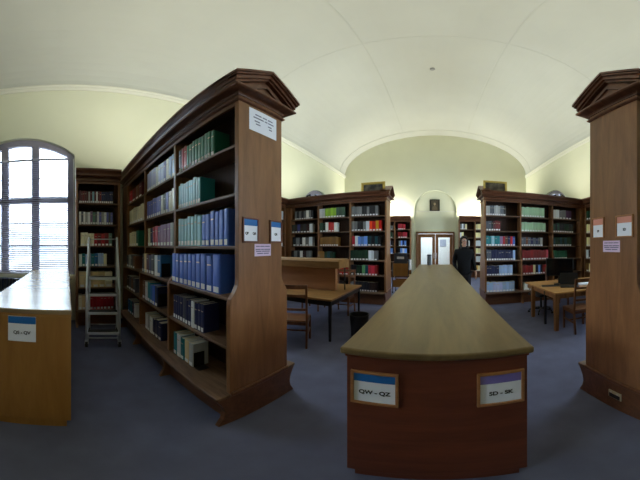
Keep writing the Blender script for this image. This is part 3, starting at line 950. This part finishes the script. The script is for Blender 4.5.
# ------------------------------------------------------------------ tables, chairs
def table(label, x0, x1, y0, y1, top, leg, h=.75, lw=.06, back=.05):
    cx, cy = (x0 + x1) / 2, (y0 + y1) / 2
    r = tag(empty('reading_table', (cx, cy, 0)), label, 'table')
    hx, hy = (x1 - x0) / 2, (y1 - y0) / 2
    mb = MB(); mb.box(-hx, hx, -hy, hy, h - .035, h); mb.build('table_top', top, r, bevel=.006)
    i = .05
    mb = MB()
    for s in (-1, 1):
        mb.box(-hx + i, hx - i, s * (hy - i) - .011, s * (hy - i) + .011, h - .125, h - .035)
        mb.box(s * (hx - i) - .011, s * (hx - i) + .011, -hy + i + .011, hy - i - .011, h - .125, h - .035)
    mb.build('apron', leg, r)
    for sx in (-1, 1):
        for sy in (-1, 1):
            a, b = sx * (hx - i), sy * (hy - (back if sy > 0 else i))
            mb = MB(); v = mb.box(a - lw / 2, a + lw / 2, b - lw / 2, b + lw / 2, 0, h - .035)
            for q in v[:4]: q.co.x = a + (q.co.x - a) * .8; q.co.y = b + (q.co.y - b) * .8
            mb.build('leg', leg, r, bevel=.004)
    return r


tb1 = table('oak reading table with a tall hooded divider along its middle', -3.65, -1.56, 3.28, 4.80, M['table_dark'], M['dark_leg'], lw=.045)
dv = tag(empty('reading_divider', (-2.68, 4.05, .7505)), 'hooded oak divider standing on the reading table', 'divider')
mb = MB(); mb.box(-.82, .86, -.05, .05, 0, .44); mb.build('panel', wood('divider_panel', (168, 116, 74), (142, 96, 60), 'x', .5, 1.4), dv, bevel=.003)
mb = MB(); mb.prism([(-.24, .44), (.24, .44), (.24, .57), (.20, .605), (-.20, .605), (-.24, .57)], 'x', -.92, 1.02); mb.build('hood', M['table_dark'], dv, bevel=.006)
mb = MB()
mb.tube([(.98, .12, .0), (.98, .12, .44)], .012); mb.build('prop', M['dark_leg'], dv)
tb2 = table('light oak table holding the black computer screen', 2.04, 4.15, 3.62, 5.06, M['table'], M['table_leg'], lw=.085, back=.36)
mb = MB(); mb.box(-.02, .02, -.02, .02, 0, .71); mb.build('support_post', M['dark_leg'], tb2, loc=(-1.0, -.22, 0))


def chair_proto(label, loc, rz, group):
    """faces +y (sitter looks to +y), back at -y"""
    r = tag(empty('wooden_chair', loc, rz), label, 'chair', group)
    w, d, sh, bh = .21, .21, .45, 1.03
    mb = MB()
    mb.prism([(-w, -d + .01), (w, -d + .01), (w + .015, d), (-w - .015, d)], 'z', sh - .022, sh); mb.build('seat', M['chair_seat'], r, bevel=.008)
    for s in (-1, 1):
        mb = MB(); mb.prism([(-d - .06, 0), (-d - .02, 0), (-d + .025, sh), (-d + .005, .62), (-d - .045, bh), (-d - .075, bh), (-d - .03, .62), (-d - .015, sh)], 'x', s * w - .016, s * w + .016)
        mb.build('leg', M['chair'], r, bevel=.004)
        mb = MB(); v = mb.box(s * w - .018, s * w + .018, d - .045, d - .01, 0, sh - .02); mb.build('leg', M['chair'], r, bevel=.004)
        mb = MB(); mb.box(s * w - .010, s * w + .010, -d, d - .04, .20, .225); mb.build('stretcher', M['chair'], r)
    def rail(z0, z1, y, bow):
        mb = MB(); n = 8
        out = []
        for i in range(n + 1):
            u = -1 + 2 * i / n
            out.append((u * (w - .012), y - bow * (1 - u * u)))
        mb.prism(out + [(a, b + .018) for a, b in out[::-1]], 'z', z0, z1)
        return mb
    rail(.965, 1.028, -d - .060, .03).build('top_rail', M['chair'], r, bevel=.004)
    rail(.84, .88, -d - .048, .03).build('back_rail', M['chair'], r, bevel=.004)
    rail(.62, .66, -d - .026, .02).build('back_rail', M['chair'], r, bevel=.004)
    mb = MB(); mb.box(-w, w, -d + .0, -d + .018, sh - .075, sh - .022); mb.box(-w, w, d - .035, d - .018, sh - .075, sh - .022)
    for s in (-1, 1): mb.box(s * w - .009, s * w + .009, -d + .02, d - .03, sh - .075, sh - .022)
    mb.build('seat_rail', M['chair'], r)
    mb = MB(); mb.box(-w, w, -.01, .01, .20, .225); mb.build('stretcher', M['chair'], r)
    return r


ch = chair_proto('wooden chair with back to camera, tucked at the reading table near the pillar panel', (-2.08, 3.05, 0), .42, 'wooden chairs at the tables')
spots = [(-2.75, 3.08, -.08, 'wooden chair at reading table, mostly hidden by the bookcase end panel'),
         (-2.10, 5.02, PI, 'wooden chair on the far side of the reading table, nearer the aisle'),
         (-2.90, 5.04, PI + .1, 'wooden chair on the far side of the reading table, deeper in the bay'),
         (2.50, 3.56, -.08, 'wooden chair with back to camera at the computer table'),
         (3.05, 5.30, PI, 'wooden chair with pale back rail on far side of the computer table')]
for x, y, a, lb in spots:
    c = copy_tree(ch); c.location = (x, y, 0); c.rotation_euler = (0, 0, a); c['label'] = lb

# swivel chair behind the light table
sw = tag(empty('office_chair', (2.42, 4.98, 0), .3), 'black swivel chair pushed under the far side of the computer table', 'chair')
for k in range(5):
    a = 2 * PI * k / 5
    mb = MB(); mb.tube([(0, 0, .10), (.16 * math.cos(a), .16 * math.sin(a), .095), (.29 * math.cos(a), .29 * math.sin(a), .07)], .022, 8, r2=.014)
    lg = mb.build('base_arm', M['black'], sw, smooth=True)
    mb = MB(); c_, s_ = .29 * math.cos(a), .29 * math.sin(a)
    mb.tube([(c_ - .012 * math.sin(a), s_ + .012 * math.cos(a), .028), (c_ + .012 * math.sin(a), s_ - .012 * math.cos(a), .028)], .028, 12); mb.build('caster', M['rubber'], lg, smooth=True)
mb = MB(); mb.tube([(0, 0, .08), (0, 0, .42)], .025, 12); mb.build('gas_column', M['black'], sw, smooth=True)
mb = MB(); mb.box(-.23, .23, -.22, .22, .42, .48); mb.build('seat', M['black'], sw, bevel=.025)
mb = MB(); mb.box(-.2, .2, .21, .25, .60, .70); mb.box(-.02, .02, .2, .24, .44, .62); mb.build('backrest', M['black'], sw, bevel=.015)

# computer
mo = tag(empty('computer_monitor', (2.62, 4.45, .7505), -.45), 'wide black computer screen standing on the light oak table', 'monitor')
mb = MB(); mb.box(-.30, .30, -.02, .03, .19, .58); mb.build('bezel', M['black'], mo, bevel=.006)
mb = MB(); mb.box(-.282, .282, -.0225, -.0195, .21, .562); mb.build('screen', plain('dark_screen', (10, 11, 14), .12), mo)
mb = MB(); mb.box(-.03, .03, .03, .06, .02, .36); mb.build('stand', M['black'], mo, bevel=.004)
mb = MB(); mb.box(-.13, .13, -.07, .11, 0, .02); mb.build('base', M['black'], mo, bevel=.006)
lp = tag(empty('laptop', (2.68, 4.16, .7505), PI - .50), 'open black laptop on the table in front of the computer screen', 'laptop')
mb = MB(); mb.box(-.19, .19, -.02, .23, 0, .018); mb.build('keyboard_base', M['black'], lp, bevel=.004)
mb = MB(); mb.box(-.19, .19, -.005, .005, 0, .26, Matrix.Translation((0, -.024, .02)) @ Matrix.Rotation(-.18, 4, 'X').inverted()); mb.build('lid', M['black'], lp, bevel=.002)
kb = tag(empty('keyboard', (2.32, 4.32, .7505), -.3), 'grey keyboard lying beside the computer screen', 'keyboard')
mb = MB(); mb.box(-.19, .19, -.065, .065, 0, .016); mb.build('case', M['grey_can'], kb, bevel=.004)
mb = MB()
for i in range(4):
    for j in range(13): mb.box(-.178 + j * .0275, -.156 + j * .0275, -.052 + i * .027, -.032 + i * .027, .016, .022)
mb.build('keys', M['black'], kb)
for i, (x, y, a, lb) in enumerate(((3.02, 4.20, .2, 'loose white sheets spread on the computer table nearer the screen'), (3.30, 4.05, -.35, 'loose white sheets at the end of the computer table'))):
    mb = MB()
    for k in range(5):
        mb.box(-.105, .105, -.148, .148, k * .008, k * .008 + .0075, Matrix.Rotation(random.uniform(-.25, .25), 4, 'Z'))
    tag(mb.build('paper_stack', M['paper'], loc=(x, y, .7505)), lb, 'paper').rotation_euler = (0, 0, a)

# waste bin
wb = tag(empty('waste_bin', (-1.26, 3.74, 0)), 'round black waste bin on the carpet beside the reading table', 'bin')
mb = MB(); mb.lathe([(.125, 0), (.13, .005), (.165, .40), (.172, .405), (.172, .42), (.160, .42), (.155, .40), (.12, .02)], 28); mb.build('bin_body', M['bin'], wb, smooth=False)

# grey tumbler on the counter's far end
ca = tag(empty('canister', (-.155, 6.02, 1.1105)), 'tall grey cylindrical canister standing at the far end of counter', 'canister')
mb = MB(); mb.lathe([(.052, 0), (.058, .006), (.058, .235), (.055, .24)], 24); mb.build('body', M['grey_can'], ca, smooth=False)
mb = MB(); mb.lathe([(.060, .24), (.060, .262), (.054, .272), (.02, .274)], 24); mb.build('lid', plain('dark_grey_lid', (66, 68, 74), .4), ca)

# book trolley beside the far counter
tr = tag(empty('book_trolley', (-1.13, 7.85, 0), -.10), 'wooden book trolley with steel posts beyond the counter end', 'trolley')
for x in (-.27, .27):
    for y in (-.2, .2):
        mb = MB(); mb.tube([(x, y, .09), (x, y, 1.05)], .013, 10); p = mb.build('post', M['dark_leg'], tr, smooth=True)
        mb = MB(); mb.tube([(x - .012, y, .045), (x + .012, y, .045)], .045, 14); mb.tube([(x, y, .045), (x, y, .1)], .01); mb.build('caster', M['rubber'], tr, smooth=False)
for z in (.22, .60, .78):
    mb = MB(); mb.box(-.27, .27, -.2, .2, z, z + .02); mb.box(-.27, .27, -.20, -.185, z + .02, z + .24); mb.box(-.27, .27, .185, .20, z + .02, z + .24)
    mb.build('tray', M['counter_pine'], tr, bevel=.003)
gm = tag(empty('display_board', (-1.14, 7.80, .8005), -.10), 'dark grey display board with pale label on the book trolley', 'display')
mb = MB(); mb.box(-.25, .20, -.02, .02, 0, .56); mb.build('board', plain('charcoal_board', (62, 66, 78), .5), gm, bevel=.004)
mb = MB(); mb.box(-.15, .1, -.022, -.02, .36, .44); mb.build('label', M['paper'], gm)
for k, (c, lb) in enumerate((('N', 'navy'), ('b', 'pale blue'), ('W', 'white'))):
    Mx = Matrix.Translation((-.905 + k * .030, 7.76, .8005)) @ Matrix.Rotation(-.1, 4, 'Z')
    put_book(Mx, (.028), .19, .36 - k * .015, c, '%s book standing on the book trolley beside the grey board' % lb, 'books on the trolley', True)


# ------------------------------------------------------------------ wheeled step ladder
def step_ladder():
    th = 81.4 * D2R
    base = Vector((-3.78 * math.sin(th), 3.78 * math.cos(th), 0))
    r = tag(empty('step_ladder', base, 0), 'grey steel library step ladder on castors before the window bookcase', 'ladder')
    r.rotation_euler = (0, 0, PI / 2 - (PI / 2 - th) * 1.0)        # local +y points up the steps (away from the camera)
    w = .245
    r.rotation_euler = (0, 0, th)
    yf, yb = -.31, .36
    for s in (-1, 1):
        mb = MB(); mb.tube([(s * w, yf, .07), (s * w, yf, .90), (s * w, yf + .03, .97), (s * w, yb - .05, 1.70), (s * w, yb, 1.74), (s * w, yb + .02, 1.68), (s * w, yb + .02, .07)], .019, 10)
        mb.build('side_frame', M['steel'], r, smooth=True)
        mb = MB(); mb.tube([(s * (w - .02), yf, .12), (s * (w - .02), yb, 1.06)], .013, 8); mb.build('stringer', M['steel'], r, smooth=True)
        mb = MB(); mb.tube([(s * w, yf, .16), (s * w, yb, .16)], .011, 8); mb.build('side_bar', M['steel'], r, smooth=True)
        for y in (yf, yb):
            mb = MB(); mb.tube([(s * w - .02, y, .052), (s * w + .02, y, .052)], .052, 16); mb.build('castor', M['rubber'], r)
            mb = MB(); mb.box(s * w - .026, s * w + .026, y - .022, y + .022, .06, .12); mb.build('castor_fork', M['steel'], r)
    for k, (y, z) in enumerate(((-.28, .27), (-.07, .54), (.14, .80), (.30, 1.06))):
        mb = MB(); mb.box(-w + .01, w - .01, y - .07, y + (.07 if k < 3 else .1), z - .045, z); mb.build('step', M['steel'], r, bevel=.004)
        mb = MB(); mb.box(-w + .02, w - .02, y - .06, y + .06, z, z + .004); mb.build('tread', M['rubber'], r)
    for y, z in ((yf, .16), (yb, .16), (yb, .42)):
        mb = MB(); mb.tube([(-w, y, z), (w, y, z)], .011, 8); mb.build('cross_bar', M['steel'], r, smooth=True)
    mb = MB(); mb.tube([(-w, yb, 1.72), (w, yb, 1.72)], .009, 8); mb.build('top_bar', M['steel'], r, smooth=True)


step_ladder()


# ------------------------------------------------------------------ uplights on top of the bookcases
def uplight(loc, rz, L, label, p=1.0):
    r = tag(empty('uplight', loc, rz), label, 'lamp', 'white trough uplights on the bookcase tops')
    mb = MB()
    mb.box(-L / 2, L / 2, -.07, .07, 0, .006); mb.box(-L / 2, L / 2, -.076, -.07, 0, .075); mb.box(-L / 2, L / 2, .07, .076, 0, .075)
    mb.box(-L / 2 - .006, -L / 2, -.076, .076, 0, .075); mb.box(L / 2, L / 2 + .006, -.076, .076, 0, .075)
    mb.build('trough', M['white'], r)
    mb = MB(); mb.tube([(-L / 2 + .04, 0, .035), (L / 2 - .04, 0, .035)], .013, 8); mb.build('lamp_tube', M['tube'], r, smooth=True)
    l = bpy.data.lights.new('uplight_glow', 'AREA'); l.shape = 'RECTANGLE'; l.size = L - .1; l.size_y = .12
    l.energy = LAMP_POWER * p * L / 2.6; l.color = WARM
    o = bpy.data.objects.new('uplight_glow', l); COL.objects.link(o); o.parent = r; o.location = (0, 0, .072); o.rotation_euler = (PI, 0, 0)


uplight((-2.56, CY0, 2.951), 0, 2.1, 'white trough uplight lying on top of the ladder bookcase')
uplight((2.58, CY0 - .005, 2.951), 0, 2.1, 'white trough uplight lying on top of the socket bookcase')
uplight((-2.9, CY1 + .1, 2.951), 0, 1.9, 'white trough uplight on top of the bookcase behind the reading table')
uplight((2.9, CY1 + .1, 2.951), 0, 1.9, 'white trough uplight on top of the bookcase behind the computer screen')
uplight((-2.6, YF - .30, 2.951), 0, 2.5, 'white trough uplight glowing on the bookcase left of the door', 1.15)
uplight((2.6, YF - .30, 2.951), 0, 2.5, 'white trough uplight glowing on the bookcase right of the door', 1.15)

# smoke detector on the vault
sd = tag(empty('smoke_detector', (-.08, 6.5, 7.748)), 'small round smoke detector on the crown of the vault', 'detector')
mb = MB(); mb.lathe([(.03, -.065), (.05, -.06), (.06, -.03), (.075, -.025), (.075, 0)], 20); mb.build('housing', plain('grey_detector', (150, 150, 146), .5), sd)


# ------------------------------------------------------------------ the person
def skinned(name, verts, edges, mat, parent=None, sub=2, root=0):
    me = bpy.data.meshes.new(name)
    me.from_pydata([v[:3] for v in verts], edges, [])
    o = bpy.data.objects.new(name, me); COL.objects.link(o)
    o.modifiers.new('skin', 'SKIN').use_smooth_shade = True
    sk = me.skin_vertices[0].data if me.skin_vertices else None
    if sk is None:
        lay = me.skin_vertices.new() if hasattr(me.skin_vertices, 'new') else None
        bm = bmesh.new(); bm.from_mesh(me); bm.verts.layers.skin.verify(); bm.to_mesh(me); bm.free()
        sk = me.skin_vertices[0].data
    for i, v in enumerate(verts):
        r = v[3]
        sk[i].radius = (r if isinstance(r, tuple) else (r, r))
        sk[i].use_root = (i == root)
    s = o.modifiers.new('sub', 'SUBSURF'); s.levels = sub; s.render_levels = sub
    me.materials.append(mat)
    if parent: o.parent = parent
    return o


def person():
    # faces -y (to the camera); local origin between the feet. right hand (+x here is the viewer's right)
    skin = plain('skin', (196, 150, 128), .55)
    V = []; E = []
    def v(x, y, z, r, p=None):
        V.append((x, y, z, r)); i = len(V) - 1
        if p is not None: E.append((p, i))
        return i
    pel = v(0, 0, .98, (.13, .10)); sp = v(0, .01, 1.15, (.12, .09), pel); ch_ = v(0, .01, 1.36, (.15, .10), sp)
    nk = v(0, .01, 1.53, .055, ch_); nk2 = v(0, -.005, 1.60, .055, nk); hd = v(0, -.015, 1.70, (.075, .09), nk2); ht = v(0, -.005, 1.785, (.06, .07), hd)
    for s in (-1, 1):
        h1 = v(s * .09, 0, .92, .085, pel); kn = v(s * .10, -.03 if s > 0 else .01, .50, .055, h1); an = v(s * .105, .02 + (.06 if s < 0 else -.04), .09, .036, kn)
        ty = an and V[an][1]
        v(s * .11, ty - .10, .045, .032, an); v(s * .115, ty - .17, .035, .026, len(V) - 1)
        sh = v(s * .19, .01, 1.46, .055, ch_); el = v(s * .245, .03, 1.17, .042, sh); wx = 0 if s > 0 else .07
        wr = v(s * .285 + wx, -.07 - wx * .6, .93, .026, el)
        pm = v(s * .290 + wx, -.10 - wx * .6, .865, (.020, .034), wr)
        # five fingers with two bends each
        for k, (dy, ln) in enumerate(((-.030, .070), (-.010, .080), (.010, .075), (.028, .058))):
            a = v(s * .292 + wx, -.112 + dy - wx * .6, .82, .0095, pm); b = v(s * .286 + wx, -.116 + dy - wx * .6, .82 - ln * .5, .0085, a); v(s * .272 + wx, -.118 + dy - wx * .6, .82 - ln, .0075, b)
        a = v(s * .275 + wx, -.138 - wx * .6, .865, .011, pm); v(s * .262 + wx, -.158 - wx * .6, .83, .009, a)
    body = skinned('person', V, E, skin)
    body.location = (.735, 5.95, 0)
    body.scale = (1.01,) * 3
    body.rotation_euler = (0, 0, .05)
    tag(body, 'person in black hooded top with dark hair walking beside the long counter', 'person')
    black = plain('black_jacket_cloth', (19, 19, 22), .85, spec=.2, noise=.2, nscale=20)
    trou = plain('dark_trousers', (34, 34, 42), .85)
    V, E = [], []
    hm = v(0, 0, .80, (.19, .155)); pel = v(0, 0, .92, (.19, .155), hm); sp = v(0, .01, 1.12, (.175, .14), pel); ch_ = v(0, .01, 1.34, (.20, .15), sp); nk = v(0, .01, 1.50, (.12, .115), ch_); v(0, .005, 1.58, (.085, .088), nk)
    for s in (-1, 1):
        sh = v(s * .195, .01, 1.445, .078, ch_); el = v(s * .248, .03, 1.17, .060, sh); wx = 0 if s > 0 else .07
        wr = v(s * .287 + wx, -.065 - wx * .6, .945, .047, el)
    skinned('jacket', V, E, black, body)
    V, E = [], []
    pel = v(0, 0, .97, (.165, .135))
    for s in (-1, 1):
        h1 = v(s * .095, 0, .86, .10, pel); kn = v(s * .10, -.03 if s > 0 else .01, .50, .07, h1); v(s * .105, .02 + (.06 if s < 0 else -.04), .12, .055, kn)
    skinned('trousers', V, E, trou, body)
    for s in (-1, 1):
        V, E = [], []
        ty = .02 + (.06 if s < 0 else -.04)
        a = v(s * .105, ty + .02, .06, .052); b = v(s * .11, ty - .10, .045, .046, a); v(s * .115, ty - .19, .036, .036, b)
        skinned('shoe', V, E, M['rubber'], body)
    # head details
    mb = MB()
    hair = plain('dark_brown_hair', (34, 26, 24), .6)
    g = bmesh.ops.create_uvsphere(mb.bm, u_segments=24, v_segments=16, radius=1)
    for q in g['verts']:
        q.co = Vector((q.co.x * .102, q.co.y * .118 + .012, q.co.z * .115 + 1.735))
    bmesh.ops.delete(mb.bm, geom=[f for f in mb.bm.faces if f.calc_center_median().y < -.045 and f.calc_center_median().z < 1.79], context='FACES')
    bmesh.ops.delete(mb.bm, geom=[f for f in mb.bm.faces if f.calc_center_median().z < 1.66 and f.calc_center_median().y < .0], context='FACES')
    h = mb.build('hair', hair, body, smooth=True)
    sm = h.modifiers.new('thick', 'SOLIDIFY'); sm.thickness = .016
    for s in (-1, 1):
        V, E = [], []
        a = v(s * .085, -.02, 1.76, .024); b = v(s * .095, -.015, 1.67, .026, a); c = v(s * .092, -.03, 1.59, .024, b); v(s * .08, -.06, 1.52, .014, c)
        skinned('hair_side', V, E, hair, body)
    mb = MB(); mb.ball((0, -.105, 1.695), .016, .8, 1.2, 1.6, 10); mb.build('nose', skin, body, smooth=True)
    mb = MB(); mb.ball((0, -.096, 1.652), .022, 1, .4, .28, 10); mb.build('mouth', plain('lips', (150, 84, 80), .5), body, smooth=True)
    for s in (-1, 1):
        mb = MB(); mb.ball((s * .032, -.089, 1.722), .013, 1.1, .8, .8, 10); e = mb.build('eye', plain('eye_white', (220, 216, 210), .3), body, smooth=True)
        mb = MB(); mb.ball((s * .032, -.0985, 1.722), .0055, 1, .5, 1, 8); mb.build('iris', M['ink'], e, smooth=True)
        mb = MB(); mb.ball((s * .092, .0, 1.70), .022, .35, .7, 1.3, 10); mb.build('ear', skin, body, smooth=True)
    mb = MB()
    for s in (-1, 1):
        mb.tube([(s * .034 + .026 * math.cos(2 * PI * k / 16), -.108, 1.721 + .020 * math.sin(2 * PI * k / 16)) for k in range(16)], .0022, 6, closed=True)
        mb.tube([(s * .06, -.107, 1.725), (s * .088, -.06, 1.727), (s * .092, .0, 1.722)], .002, 6)
    mb.tube([(-.008, -.108, 1.726), (.008, -.108, 1.726)], .002, 6)
    mb.build('glasses', M['black'], body)
    V, E = [], []
    a = v(-.11, .03, 1.50, .035); b = v(-.07, .09, 1.56, .045, a); c = v(0, .11, 1.575, .05, b); d = v(.07, .09, 1.56, .045, c); v(.11, .03, 1.50, .035, d)
    skinned('hood', V, E, black, body)


person()
print('BOOKS', NB, 'mass', len(STUFF), 'objects', len(bpy.data.objects))
